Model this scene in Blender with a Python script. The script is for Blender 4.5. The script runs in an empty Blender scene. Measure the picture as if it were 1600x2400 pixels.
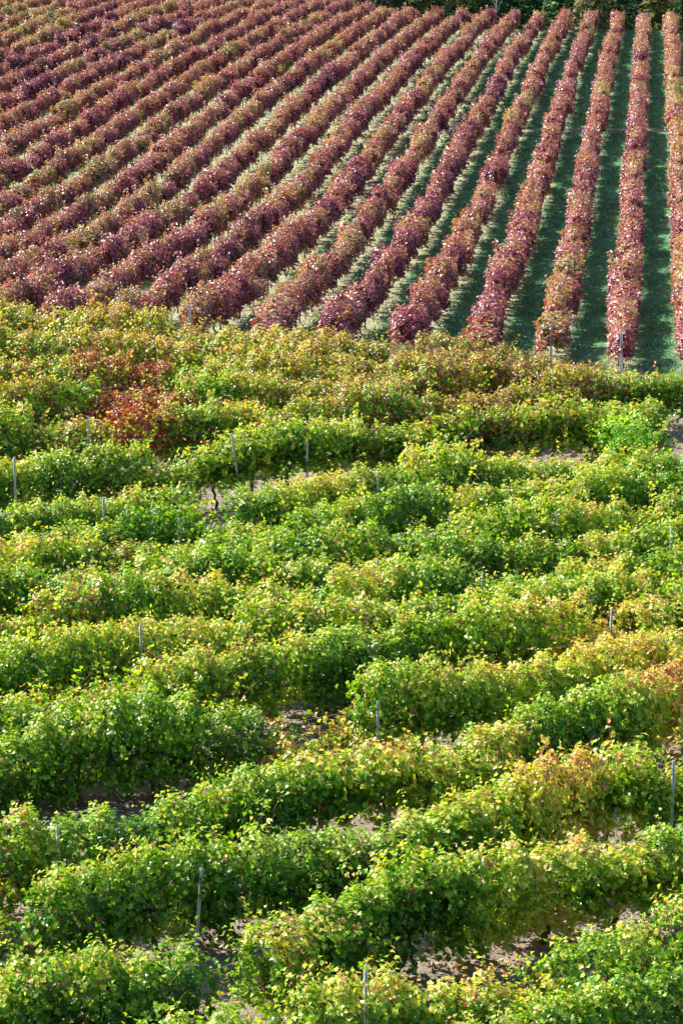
import bpy, math, random
import numpy as np
from mathutils import Vector

# ---------------------------------------------------------------- camera, world, sun, exposure
SC = bpy.context.scene
COL = SC.collection
F, S, I0 = 6667.0, 2.5, 0.29          # focal length in photo pixels, row spacing, offset of the first row
HC = 23.5                              # camera height over the valley floor
YV, XV = -547.0, 1542.0                # where the straight rows run to in the photo
PITCH = math.atan((1200 - YV) / F)
YAW = math.atan((XV - 800) / F * math.cos(PITCH))
fh = np.array([-math.sin(YAW), math.cos(YAW), 0.0])
right = np.array([math.cos(YAW), math.sin(YAW), 0.0])
fwd = fh * math.cos(PITCH) + np.array([0, 0, -math.sin(PITCH)])
upv = np.cross(right, fwd)
cam = bpy.data.cameras.new('camera')
cam.sensor_fit = 'VERTICAL'; cam.sensor_height = 36.0; cam.lens = 36.0 * F / 2400.0
cam.clip_start = 1.0; cam.clip_end = 3000.0
camo = bpy.data.objects.new('camera', cam); COL.objects.link(camo)
camo.location = (0, 0, HC)
camo.rotation_euler = (math.pi / 2 - PITCH, 0, YAW)
SC.camera = camo

SUN_AZ, SUN_EL = -62.0, 41.0            # azimuth clockwise from the row direction (+Y)
w = bpy.data.worlds.new('World'); SC.world = w; w.use_nodes = True
nt = w.node_tree; bg = nt.nodes['Background']
sky = nt.nodes.new('ShaderNodeTexSky'); sky.sky_type = 'NISHITA'; sky.sun_disc = False
sky.sun_elevation = math.radians(SUN_EL); sky.sun_rotation = math.radians(SUN_AZ)
nt.links.new(sky.outputs[0], bg.inputs[0]); bg.inputs[1].default_value = 0.09
sl = bpy.data.lights.new('sun', 'SUN'); sl.energy = 5.0; sl.angle = math.radians(0.5); sl.color = (1.0, 0.95, 0.88)
so = bpy.data.objects.new('sun', sl); COL.objects.link(so)
sd = Vector((math.sin(math.radians(SUN_AZ)) * math.cos(math.radians(SUN_EL)),
             math.cos(math.radians(SUN_AZ)) * math.cos(math.radians(SUN_EL)), math.sin(math.radians(SUN_EL))))
so.rotation_euler = (-sd).to_track_quat('-Z', 'Y').to_euler(); so.location = (20, 60, 60)
SC.view_settings.view_transform = 'Standard'; SC.view_settings.look = 'None'
SC.view_settings.exposure = 1.25; SC.view_settings.gamma = 1.0
try:
    SC.cycles.max_bounces = 6; SC.cycles.diffuse_bounces = 3; SC.cycles.transmission_bounces = 4
    SC.cycles.glossy_bounces = 2; SC.cycles.caustics_reflective = False; SC.cycles.caustics_refractive = False
except Exception: pass

RNG = np.random.default_rng(7)
random.seed(7)

# ---------------------------------------------------------------- terrain
GX = np.arange(-75, 0, 5.0); GY = np.arange(85, 336, 5.0)
GZ = np.array([[-2071,-2071,-2071,-2071,-2071,-2010,-1961,-1936,-1924,-1915,-1904,-1890,-1882,-1891,-1911],[-2110,-2110,-2110,-2110,-2110,-2050,-1999,-1973,-1958,-1947,-1935,-1924,-1920,-1933,-1955],[-2157,-2157,-2157,-2157,-2157,-2102,-2053,-2025,-2006,-1991,-1979,-1969,-1969,-1985,-2009],[-2197,-2197,-2197,-2197,-2197,-2147,-2107,-2079,-2057,-2038,-2024,-2014,-2016,-2034,-2058],[-2231,-2231,-2231,-2231,-2231,-2186,-2155,-2129,-2105,-2084,-2067,-2056,-2058,-2076,-2097],[-2260,-2260,-2260,-2260,-2260,-2219,-2194,-2172,-2148,-2126,-2107,-2096,-2095,-2110,-2128],[-2279,-2279,-2279,-2279,-2279,-2244,-2225,-2207,-2185,-2163,-2144,-2131,-2128,-2138,-2152],[-2289,-2289,-2289,-2289,-2289,-2262,-2249,-2235,-2217,-2196,-2177,-2162,-2156,-2162,-2171],[-2295,-2295,-2295,-2295,-2295,-2275,-2267,-2257,-2243,-2225,-2207,-2191,-2182,-2183,-2189],[-2301,-2301,-2301,-2301,-2301,-2288,-2283,-2277,-2267,-2251,-2234,-2216,-2205,-2202,-2206],[-2312,-2312,-2312,-2312,-2312,-2301,-2299,-2295,-2288,-2275,-2257,-2238,-2225,-2219,-2220],[-2324,-2324,-2324,-2324,-2324,-2316,-2314,-2312,-2307,-2295,-2277,-2257,-2241,-2233,-2229],[-2337,-2337,-2337,-2337,-2337,-2330,-2328,-2327,-2323,-2311,-2292,-2271,-2254,-2242,-2234],[-2347,-2347,-2347,-2347,-2347,-2342,-2339,-2339,-2335,-2323,-2303,-2281,-2262,-2247,-2236],[-2355,-2355,-2355,-2355,-2355,-2351,-2348,-2346,-2342,-2330,-2310,-2287,-2267,-2249,-2236],[-2360,-2360,-2360,-2360,-2360,-2356,-2353,-2350,-2343,-2330,-2311,-2290,-2270,-2251,-2235],[-2361,-2361,-2361,-2361,-2361,-2357,-2353,-2349,-2341,-2327,-2309,-2290,-2272,-2253,-2236],[-2356,-2356,-2356,-2356,-2356,-2354,-2350,-2344,-2335,-2322,-2305,-2289,-2273,-2255,-2239],[-2348,-2348,-2348,-2348,-2348,-2346,-2343,-2338,-2329,-2316,-2301,-2287,-2274,-2260,-2246],[-2340,-2340,-2340,-2340,-2340,-2338,-2336,-2332,-2324,-2311,-2298,-2287,-2277,-2265,-2254],[-2334,-2334,-2334,-2334,-2334,-2331,-2330,-2327,-2320,-2308,-2297,-2289,-2282,-2272,-2262],[-2331,-2331,-2331,-2331,-2331,-2327,-2327,-2325,-2318,-2308,-2298,-2293,-2288,-2279,-2269],[-2331,-2331,-2331,-2331,-2331,-2327,-2326,-2324,-2318,-2309,-2300,-2297,-2295,-2288,-2278],[-2331,-2331,-2331,-2331,-2331,-2327,-2326,-2325,-2320,-2310,-2302,-2301,-2301,-2296,-2287],[-2331,-2331,-2331,-2331,-2331,-2328,-2327,-2327,-2322,-2313,-2305,-2304,-2306,-2301,-2291],[-2330,-2330,-2330,-2330,-2330,-2327,-2327,-2328,-2325,-2316,-2308,-2306,-2308,-2303,-2291],[-2329,-2329,-2329,-2329,-2329,-2326,-2326,-2329,-2328,-2321,-2313,-2310,-2310,-2304,-2292],[-2328,-2328,-2328,-2328,-2328,-2323,-2324,-2329,-2332,-2328,-2320,-2316,-2313,-2304,-2292],[-2327,-2327,-2327,-2327,-2327,-2320,-2322,-2329,-2335,-2334,-2328,-2323,-2318,-2308,-2295],[-2327,-2327,-2327,-2327,-2327,-2318,-2319,-2329,-2338,-2340,-2337,-2334,-2330,-2321,-2310],[-2325,-2325,-2325,-2325,-2325,-2315,-2318,-2329,-2340,-2346,-2346,-2346,-2346,-2344,-2340],[-2322,-2322,-2322,-2322,-2322,-2313,-2317,-2330,-2344,-2352,-2354,-2357,-2362,-2369,-2374],[-2316,-2316,-2316,-2316,-2316,-2309,-2316,-2332,-2348,-2358,-2362,-2365,-2373,-2387,-2401],[-2308,-2308,-2308,-2308,-2308,-2306,-2317,-2336,-2355,-2366,-2371,-2373,-2380,-2396,-2414],[-2302,-2302,-2302,-2302,-2302,-2304,-2319,-2342,-2362,-2375,-2381,-2383,-2389,-2402,-2417],[-2298,-2298,-2298,-2298,-2298,-2306,-2326,-2351,-2372,-2386,-2393,-2396,-2403,-2413,-2421],[-2300,-2300,-2300,-2300,-2300,-2314,-2337,-2362,-2383,-2398,-2406,-2412,-2419,-2429,-2435],[-2308,-2308,-2308,-2308,-2308,-2328,-2352,-2376,-2396,-2411,-2421,-2428,-2436,-2446,-2452],[-2323,-2323,-2323,-2323,-2323,-2346,-2370,-2392,-2411,-2426,-2437,-2444,-2450,-2458,-2464],[-2343,-2343,-2343,-2343,-2343,-2366,-2389,-2410,-2428,-2442,-2453,-2459,-2461,-2464,-2467],[-2359,-2359,-2359,-2359,-2359,-2382,-2402,-2423,-2440,-2455,-2465,-2470,-2469,-2467,-2466],[-2365,-2365,-2365,-2365,-2365,-2387,-2407,-2427,-2445,-2459,-2470,-2474,-2472,-2468,-2465],[-2366,-2366,-2366,-2366,-2366,-2387,-2407,-2427,-2445,-2460,-2470,-2474,-2472,-2468,-2465],[-2366,-2366,-2366,-2366,-2366,-2387,-2407,-2427,-2445,-2460,-2470,-2474,-2472,-2468,-2465],[-2366,-2366,-2366,-2366,-2366,-2387,-2407,-2427,-2445,-2460,-2470,-2474,-2472,-2468,-2465],[-2366,-2366,-2366,-2366,-2366,-2387,-2407,-2427,-2445,-2460,-2470,-2474,-2472,-2468,-2465],[-2366,-2366,-2366,-2366,-2366,-2387,-2407,-2427,-2445,-2460,-2470,-2474,-2472,-2468,-2465],[-2366,-2366,-2366,-2366,-2366,-2387,-2407,-2427,-2445,-2460,-2470,-2474,-2472,-2468,-2465],[-2366,-2366,-2366,-2366,-2366,-2387,-2407,-2427,-2445,-2460,-2470,-2474,-2472,-2468,-2465],[-2366,-2366,-2366,-2366,-2366,-2387,-2407,-2427,-2445,-2460,-2470,-2474,-2472,-2468,-2465],[-2366,-2366,-2366,-2366,-2366,-2387,-2407,-2427,-2445,-2460,-2470,-2474,-2472,-2468,-2465]]) / 100.0
def sstep(t): t = np.clip(t, 0, 1); return t * t * (3 - 2 * t)
def zg(X, Y):
    """ground height at plan position"""
    X = np.asarray(X, float); Y = np.asarray(Y, float)
    fx = np.clip((X - GX[0]) / 5, 0, len(GX) - 1.001); fy = np.clip((np.clip(Y, 88, 335) - GY[0]) / 5, 0, len(GY) - 1.001)
    ix = fx.astype(int); iy = fy.astype(int); u = fx - ix; v = fy - iy
    z = (GZ[iy, ix] * (1 - u) + GZ[iy, ix + 1] * u) * (1 - v) + (GZ[iy + 1, ix] * (1 - u) + GZ[iy + 1, ix + 1] * u) * v
    t = sstep((Y - 78) / 20)
    z = -19.5 * (1 - t) + z * t
    yc = 277 + 1.5 * np.clip(-24 - X, 0, 40)              # the brow of the hill
    d = np.clip(Y - yc, 0, None)
    z = z - 0.022 * d * d / (1 + d / 9.0)
    z = np.maximum(z, -37.0) + 0.16 * np.clip(Y - 420, 0, 400)
    return z + HC
def ray(x, y): return fwd + right * (x - 800) / F + upv * (1200 - y) / F
def at(x, y, h=0.0):
    """the point of the surface h metres above the ground that stands at photo position x, y"""
    r = ray(x, y); r = r / r[1]
    Y = np.arange(30, 420, 0.25)
    f = (HC + r[2] * Y) - h - zg(r[0] * Y, Y)
    k = int(np.argmax(f <= 0))
    k = max(k, 1)
    a = f[k - 1] / (f[k - 1] - f[k]); Yh = Y[k - 1] + a * 0.25
    return np.array([r[0] * Yh, Yh, float(zg(r[0] * Yh, Yh))])
def px(P):
    d = np.asarray(P, float) - np.array([0, 0, HC])
    c = d @ np.stack([right, upv, fwd]).T
    return 800 + F * c[..., 0] / c[..., 2], 1200 - F * c[..., 1] / c[..., 2]

# ---------------------------------------------------------------- helpers
def tag(o, label=None, cat=None, group=None, kind=None):
    if label: o['label'] = label
    if cat: o['category'] = cat
    if group: o['group'] = group
    if kind: o['kind'] = kind
    return o
def link(name, me, parent=None, loc=(0, 0, 0)):
    o = bpy.data.objects.new(name, me); COL.objects.link(o); o.location = loc
    if parent is not None: o.parent = parent
    return o
def empty(name, loc):
    o = bpy.data.objects.new(name, None); COL.objects.link(o); o.location = [float(v) for v in loc]; o.empty_display_size = .3
    return o
class MB:
    """collects vertices and polygons with numpy; attributes per vertex"""
    def __init__(s): s.v = []; s.f = []; s.a = []; s.m = []; s.n = 0; s.sm = []
    def add(s, v, faces, attr=0.0, mat=0, smooth=False):
        v = np.asarray(v, float).reshape(-1, 3)
        s.v.append(v); a = np.asarray(attr, float)
        if a.ndim == 0: a = np.full((len(v), 2), float(a))
        s.a.append(a)
        for f in faces: s.f.append([i + s.n for i in f])
        s.m += [mat] * len(faces); s.sm += [smooth] * len(faces); s.n += len(v)
    def add_many(s, V, F_, A, mat=0):
        """V (k, nv, 3) copies of one polygon list F_"""
        k, nv, _ = V.shape; s.v.append(V.reshape(-1, 3)); s.a.append(np.repeat(A, nv, 0).reshape(-1, 2))
        for f in F_:
            F2 = np.asarray(f)[None] + s.n + (np.arange(k) * nv)[:, None]
            s.f += F2.tolist()
        s.m += [mat] * (k * len(F_)); s.sm += [False] * (k * len(F_)); s.n += k * nv
    def tube(s, pts, rad, k=5, attr=0.0, mat=0, cap=True):
        pts = np.asarray(pts, float); n = len(pts); rad = np.broadcast_to(np.asarray(rad, float), (n,))
        V = []
        for i in range(n):
            t = pts[min(i + 1, n - 1)] - pts[max(i - 1, 0)]; t /= (np.linalg.norm(t) + 1e-9)
            a = np.cross(t, (0.3, 0.1, 1.0) if abs(t[2]) < .9 else (1.0, 0.2, 0)); a /= np.linalg.norm(a); b = np.cross(t, a)
            for j in range(k):
                an = 2 * math.pi * j / k
                V.append(pts[i] + rad[i] * (math.cos(an) * a + math.sin(an) * b))
        Fs = [[i * k + j, i * k + (j + 1) % k, (i + 1) * k + (j + 1) % k, (i + 1) * k + j] for i in range(n - 1) for j in range(k)]
        if cap: Fs += [list(range(k))[::-1], [(n - 1) * k + j for j in range(k)]]
        s.add(V, Fs, attr, mat, True)
    def box(s, c, h, attr=0.0, mat=0):
        c = np.asarray(c, float); h = np.asarray(h, float)
        V = [c + h * np.array([x, y, z]) for x in (-1, 1) for y in (-1, 1) for z in (-1, 1)]
        s.add(V, [[0, 1, 3, 2], [4, 6, 7, 5], [0, 4, 5, 1], [2, 3, 7, 6], [0, 2, 6, 4], [1, 5, 7, 3]], attr, mat)
    def mesh(s, name, mats):
        me = bpy.data.meshes.new(name); V = np.concatenate(s.v); A = np.concatenate(s.a)
        lens = np.fromiter((len(f) for f in s.f), np.int32, len(s.f)); idx = np.fromiter((i for f in s.f for i in f), np.int32, int(lens.sum()))
        me.vertices.add(len(V)); me.vertices.foreach_set('co', V.astype(np.float32).ravel())
        me.loops.add(len(idx)); me.loops.foreach_set('vertex_index', idx)
        me.polygons.add(len(lens)); st = np.zeros(len(lens), np.int32); st[1:] = np.cumsum(lens)[:-1]
        me.polygons.foreach_set('loop_start', st)
        me.polygons.foreach_set('material_index', np.array(s.m, np.int32)); me.polygons.foreach_set('use_smooth', np.array(s.sm, bool))
        for k, nm in enumerate(('lv', 'lh')):
            at_ = me.attributes.new(nm, 'FLOAT', 'POINT'); at_.data.foreach_set('value', A[:, k].astype(np.float32))
        me.update(calc_edges=True); me.validate()
        for m in mats: me.materials.append(m)
        return me

# ---------------------------------------------------------------- materials
class NT:
    def __init__(s, name):
        s.m = bpy.data.materials.new(name); s.m.use_nodes = True; s.t = s.m.node_tree; s.t.nodes.clear()
        s.out = s.n('ShaderNodeOutputMaterial')
    def n(s, ty, **k):
        nd = s.t.nodes.new(ty)
        for a, b in k.items(): setattr(nd, a, b)
        return nd
    def set(s, sock, v):
        if isinstance(v, bpy.types.NodeSocket): s.t.links.new(v, sock)
        elif v is not None: sock.default_value = v
    def math(s, op, a, b=None, c=None, clamp=False):
        nd = s.n('ShaderNodeMath', operation=op); nd.use_clamp = clamp
        s.set(nd.inputs[0], a); s.set(nd.inputs[1], b)
        if c is not None: s.set(nd.inputs[2], c)
        return nd.outputs[0]
    def ramp(s, fac, stops, interp='LINEAR'):
        nd = s.n('ShaderNodeValToRGB'); cr = nd.color_ramp; cr.interpolation = interp
        while len(cr.elements) < len(stops): cr.elements.new(0.5)
        for e, (p, c) in zip(cr.elements, stops): e.position = p; e.color = (*c, 1)
        s.set(nd.inputs[0], fac); return nd.outputs[0]
    def mix(s, fac, a, b, mode='MIX'):
        nd = s.n('ShaderNodeMix', data_type='RGBA', blend_type=mode)
        s.set(nd.inputs[0], fac)
        s.set(nd.inputs[6], (*a, 1) if isinstance(a, tuple) else a); s.set(nd.inputs[7], (*b, 1) if isinstance(b, tuple) else b)
        return nd.outputs[2]
    def noise(s, vec, scale, detail=3, rough=.55):
        nd = s.n('ShaderNodeTexNoise'); s.set(nd.inputs['Vector'], vec); nd.inputs['Scale'].default_value = scale
        nd.inputs['Detail'].default_value = detail; nd.inputs['Roughness'].default_value = rough
        return nd.outputs['Fac']
    def attr(s, nm): nd = s.n('ShaderNodeAttribute', attribute_name=nm); return nd.outputs['Fac']
    def pos(s): return s.n('ShaderNodeNewGeometry').outputs['Position']
    def sep(s, v): nd = s.n('ShaderNodeSeparateXYZ'); s.set(nd.inputs[0], v); return nd.outputs
    def sepc(s, v): nd = s.n('ShaderNodeSeparateColor'); s.set(nd.inputs[0], v); return nd.outputs
    def bsdf(s, col, rough=.8, spec=.3, metal=0.0, bump=None, dist=.02):
        p = s.n('ShaderNodeBsdfPrincipled'); s.set(p.inputs['Base Color'], (*col, 1) if isinstance(col, tuple) else col)
        s.set(p.inputs['Roughness'], rough); s.set(p.inputs['Specular IOR Level'], spec); s.set(p.inputs['Metallic'], metal)
        if bump is not None:
            b = s.n('ShaderNodeBump'); b.inputs['Distance'].default_value = dist; b.inputs['Strength'].default_value = 1
            s.set(b.inputs['Height'], bump); s.t.links.new(b.outputs[0], p.inputs['Normal'])
        return p.outputs[0]
    def done(s, sh): s.t.links.new(sh, s.out.inputs[0]); return s.m

def leaf_material(name, stops, red=None, trans=.38, spec=.45, rough=.36, lk=.55, nsc=.55, off=-.335, hk=.29):
    m = NT(name)
    lv = m.attr('lv'); lh = m.attr('lh')
    oc = m.sepc(m.n('ShaderNodeObjectInfo').outputs['Color'])
    big = m.noise(m.pos(), nsc, 2, .5)
    t = m.math('MULTIPLY_ADD', lv, lk, m.math('MULTIPLY_ADD', oc[0], .75, m.math('MULTIPLY_ADD', big, .60, off)))
    t = m.math('MULTIPLY_ADD', lh, hk, t)  # leaves lighten toward the crest: sunlit, backlit tops painted into the colour
    t = m.math('MAXIMUM', m.math('MINIMUM', t, .995), .005)
    col = m.ramp(t, stops)
    if red:
        r2 = m.math('MULTIPLY', m.math('GREATER_THAN', m.math('ADD', oc[1], m.math('MULTIPLY_ADD', big, .5, -.25)), m.math('MULTIPLY_ADD', lv, .9, .12)), 1.0)
        col = m.mix(r2, col, m.ramp(lv, red))
    # dry leaves
    col = m.mix(m.math('GREATER_THAN', oc[2], m.math('FRACT', m.math('MULTIPLY', lv, 7.31))), col, m.ramp(m.math('FRACT', m.math('MULTIPLY', lv, 3.7)), [(0, (.20, .085, .04)), (.5, (.34, .17, .09)), (1, (.48, .30, .16))]))
    # fine mottling inside a leaf
    fine = m.noise(m.pos(), 28, 2, .6)
    col = m.mix(1.0, col, m.ramp(fine, [(.3, (.72, .72, .72)), (.7, (1.2, 1.2, 1.2))]), 'MULTIPLY')
    d = m.bsdf(col, rough, spec)
    tr = m.n('ShaderNodeBsdfTranslucent')
    m.set(tr.inputs[0], m.mix(1.0, col, (1.6, 1.6, .62), 'MULTIPLY'))
    mx = m.n('ShaderNodeMixShader'); mx.inputs[0].default_value = trans
    m.t.links.new(d, mx.inputs[1]); m.t.links.new(tr.outputs[0], mx.inputs[2])
    return m.done(mx.outputs[0])

M_GREEN = leaf_material('green_vine_leaf', [(0, (.014, .075, .010)), (.26, (.05, .17, .008)), (.42, (.15, .34, .012)), (.58, (.40, .53, .04)),
                                            (.72, (.66, .60, .11)), (.85, (.64, .40, .12)), (.95, (.52, .22, .11)), (1, (.25, .09, .05))],
                        [(0, (.16, .025, .03)), (.5, (.38, .05, .05)), (1, (.50, .12, .06))])
M_RED = leaf_material('red_vine_leaf', [(0, (.03, .018, .050)), (.20, (.09, .025, .07)), (.40, (.20, .035, .09)), (.58, (.36, .08, .135)),
                                        (.74, (.48, .19, .20)), (.86, (.48, .27, .16)), (.94, (.50, .36, .13)), (1, (.38, .36, .09))],
                      [(0, (.03, .08, .03)), (.5, (.07, .15, .04)), (1, (.20, .28, .05))], trans=.24, spec=.6, rough=.40, nsc=.5, off=-.46, hk=.18, lk=.80)
m = NT('dried_leaf'); c = m.ramp(m.attr('lv'), [(0, (.22, .10, .08)), (.6, (.42, .22, .17)), (1, (.55, .33, .22))]); M_DRY = m.done(m.bsdf(c, .8, .2))
m = NT('cane'); c = m.ramp(m.noise(m.pos(), 9), [(.3, (.16, .07, .045)), (.7, (.33, .17, .10))]); M_CANE = m.done(m.bsdf(c, .7, .3))
m = NT('vine_bark'); nz = m.noise(m.pos(), 22, 5, .7); c = m.ramp(nz, [(.25, (.045, .035, .030)), (.55, (.13, .10, .085)), (.8, (.24, .20, .17))]); M_BARK = m.done(m.bsdf(c, .9, .2, bump=nz, dist=.02))
m = NT('galvanised_steel'); nz = m.noise(m.pos(), 30, 3, .6); c = m.ramp(nz, [(.3, (.50, .54, .60)), (.7, (.74, .76, .80))]); M_STEEL = m.done(m.bsdf(c, .5, .5, .15, bump=nz, dist=.002))
m = NT('pale_stake'); c = m.ramp(m.noise(m.pos(), 12), [(.3, (.36, .36, .38)), (.7, (.66, .66, .66))]); M_STAKE = m.done(m.bsdf(c, .5, .4))
m = NT('dark_cordon'); M_CORDON = m.done(m.bsdf((.02, .02, .022), .5, .4))  # near-black colour carries the shading of the vine cordon
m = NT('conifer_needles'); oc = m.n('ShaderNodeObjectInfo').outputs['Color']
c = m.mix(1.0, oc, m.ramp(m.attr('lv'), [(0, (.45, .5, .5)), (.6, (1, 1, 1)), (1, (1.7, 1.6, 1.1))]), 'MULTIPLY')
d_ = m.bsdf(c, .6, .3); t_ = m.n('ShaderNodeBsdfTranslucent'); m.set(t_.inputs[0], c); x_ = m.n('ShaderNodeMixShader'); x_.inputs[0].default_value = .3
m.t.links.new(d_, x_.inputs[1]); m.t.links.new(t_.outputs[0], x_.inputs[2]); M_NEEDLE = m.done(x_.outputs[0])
m = NT('grass_blade'); p = m.pos()
c = m.ramp(m.math('MULTIPLY_ADD', m.attr('lv'), .6, m.math('MULTIPLY_ADD', m.noise(p, .5, 3), 1.1, -.35)), [(.1, (.05, .22, .10)), (.5, (.11, .30, .12)), (.78, (.30, .40, .17)), (.97, (.50, .48, .27))])
d_ = m.bsdf(c, .6, .3); t_ = m.n('ShaderNodeBsdfTranslucent'); m.set(t_.inputs[0], c); x_ = m.n('ShaderNodeMixShader'); x_.inputs[0].default_value = .35
m.t.links.new(d_, x_.inputs[1]); m.t.links.new(t_.outputs[0], x_.inputs[2]); M_GRASS = m.done(x_.outputs[0])

# ground: dry pinkish tan soil in the near plot, mown grass with bare strips under the vines in the red plot
m = NT('ground'); p = m.pos(); xyz = m.sep(p)
n1 = m.noise(p, .35, 4, .6); n2 = m.noise(p, 3.0, 5, .65); n3 = m.noise(p, 24, 4, .7)
soil = m.ramp(n2, [(.30, (.12, .085, .06)), (.5, (.27, .20, .15)), (.7, (.44, .36, .28))])
soil = m.mix(m.math('MULTIPLY', n3, .6), soil, (.30, .26, .23))
weeds = m.ramp(n3, [(.3, (.05, .11, .03)), (.7, (.22, .26, .08))])
soil = m.mix(m.ramp(m.noise(p, 1.1, 4, .6), [(.56, (0, 0, 0)), (.68, (.7, .7, .7))]), soil, weeds)
# distance from the nearest row line, 0 under the vines, 1 in the middle of the alley
ph = m.math('ABSOLUTE', m.math('SUBTRACT', m.math('FRACT', m.math('MULTIPLY_ADD', xyz[0], 1 / S, I0 + 100.0)), .5))
alley = m.math('SUBTRACT', 1.0, m.math('MULTIPLY', ph, 2.0))
grass = m.ramp(n2, [(.30, (.05, .20, .09)), (.58, (.11, .27, .12)), (.78, (.36, .40, .22))])
straw = m.ramp(n3, [(.3, (.24, .25, .14)), (.7, (.47, .47, .29))])
gm = m.math('ADD', alley, m.math('MULTIPLY_ADD', n1, 1.1, m.math('MULTIPLY_ADD', n2, .5, -.83)))
redg = m.mix(m.ramp(gm, [(.28, (0, 0, 0)), (.52, (1, 1, 1))]), straw, grass)
track = m.math('ABSOLUTE', m.math('ADD', m.math('SUBTRACT', xyz[1], 184.0), m.math('MULTIPLY_ADD', n1, 3.0, -1.5)))
redg = m.mix(m.ramp(m.math('ADD', track, m.math('MULTIPLY_ADD', n3, 1.2, -.6)), [(.0, (.65, .65, .65)), (.5, (.5, .5, .5)), (1.0, (0, 0, 0))]), redg, (.46, .40, .30))
yb = m.math('ADD', xyz[1], m.math('MULTIPLY_ADD', n1, 4.0, -2.0))
col = m.mix(m.ramp(m.math('MULTIPLY_ADD', yb, .1, -9.2, clamp=True), [(0, (0, 0, 0)), (1, (1, 1, 1))]), soil, redg)
far = m.mix(m.ramp(n1, [(.4, (0, 0, 0)), (.6, (1, 1, 1))]), (.04, .08, .035), (.12, .14, .06))
col = m.mix(m.ramp(m.math('MULTIPLY_ADD', xyz[1], .02, -6.6, clamp=True), [(0, (0, 0, 0)), (1, (1, 1, 1))]), col, far)
M_GROUND = m.done(m.bsdf(col, .95, .15, bump=m.math('ADD', m.math('MULTIPLY', n3, .35), n2), dist=.12))

# ---------------------------------------------------------------- the ground
gx = np.unique(np.concatenate([np.arange(-400, -90, 25), np.arange(-90, 30, 1.25), np.arange(30, 401, 25)]))
gy = np.unique(np.concatenate([np.arange(-150, 30, 15), np.arange(30, 110, .8), np.arange(110, 360, 2.5), np.arange(360, 1201, 20)]))
XX, YY = np.meshgrid(gx, gy)
ZZ = zg(XX, YY)
lump = np.sin(XX * 1.7 + YY * .6) * np.sin(YY * 1.3 - XX * .5) * .05 + np.sin(XX * .45 + 2) * np.sin(YY * .38) * .06
ZZ = ZZ + lump * ((YY > 30) & (YY < 320))
mb = MB(); nx, ny = len(gx), len(gy)
idx = np.arange(nx * ny).reshape(ny, nx)
q = np.stack([idx[:-1, :-1], idx[:-1, 1:], idx[1:, 1:], idx[1:, :-1]], -1).reshape(-1, 4)
mb.add(np.stack([XX, YY, ZZ], -1).reshape(-1, 3), q.tolist(), 0.0, 0, True)
gr = link('ground', mb.mesh('ground', [M_GROUND])); tag(gr, 'vineyard ground of dry tan soil near and mown grass strips on the far slope', 'ground', kind='structure')

# ---------------------------------------------------------------- leaves
LA = np.radians([-90, -62, -30, 5, 35, 90, 145, 175, 210, 242]); LR = np.array([.12, .80, .60, .95, .66, 1.08, .66, .95, .60, .80])
LOBED = np.concatenate([[[0, -.05]], np.stack([np.cos(LA) * LR, np.sin(LA) * LR], 1)])
LOBED_F = [[0, i, i + 1] for i in range(1, 10)] + [[0, 10, 1]]
PLAIN = np.array([[0, -.8], [.75, -.35], [.62, .45], [0, 1.0], [-.62, .45], [-.75, -.35]])
PLAIN_F = [[0, 1, 2, 3], [0, 3, 4, 5]]
def leaves(mb, C, N, size, attr, shape='lobed', mat=0, rng=RNG):
    """C centres (k,3), N normals (k,3); each leaf turned at random about its normal, tip hanging"""
    k = len(C); N = N / np.linalg.norm(N, axis=1, keepdims=True)
    down = np.array([0, 0, -1.0]) + rng.normal(0, .55, (k, 3))
    T = down - (down * N).sum(1, keepdims=True) * N; T /= np.linalg.norm(T, axis=1, keepdims=True)
    B = np.cross(T, N)
    P = LOBED if shape == 'lobed' else PLAIN
    fold = rng.uniform(-.1, .45, (k, 1)); curl = rng.uniform(-.05, .35, (k, 1))
    x = P[None, :, 0] * rng.uniform(.85, 1.1, (k, 1)); y = P[None, :, 1]
    z = fold * np.abs(x) - curl * y * y + rng.normal(0, .06, (k, len(P)))
    V = C[:, None] + size[:, None, None] * .5 * (x[..., None] * B[:, None] + y[..., None] * T[:, None] + z[..., None] * N[:, None])
    mb.add_many(V, LOBED_F if shape == 'lobed' else PLAIN_F, attr, mat)

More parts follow.
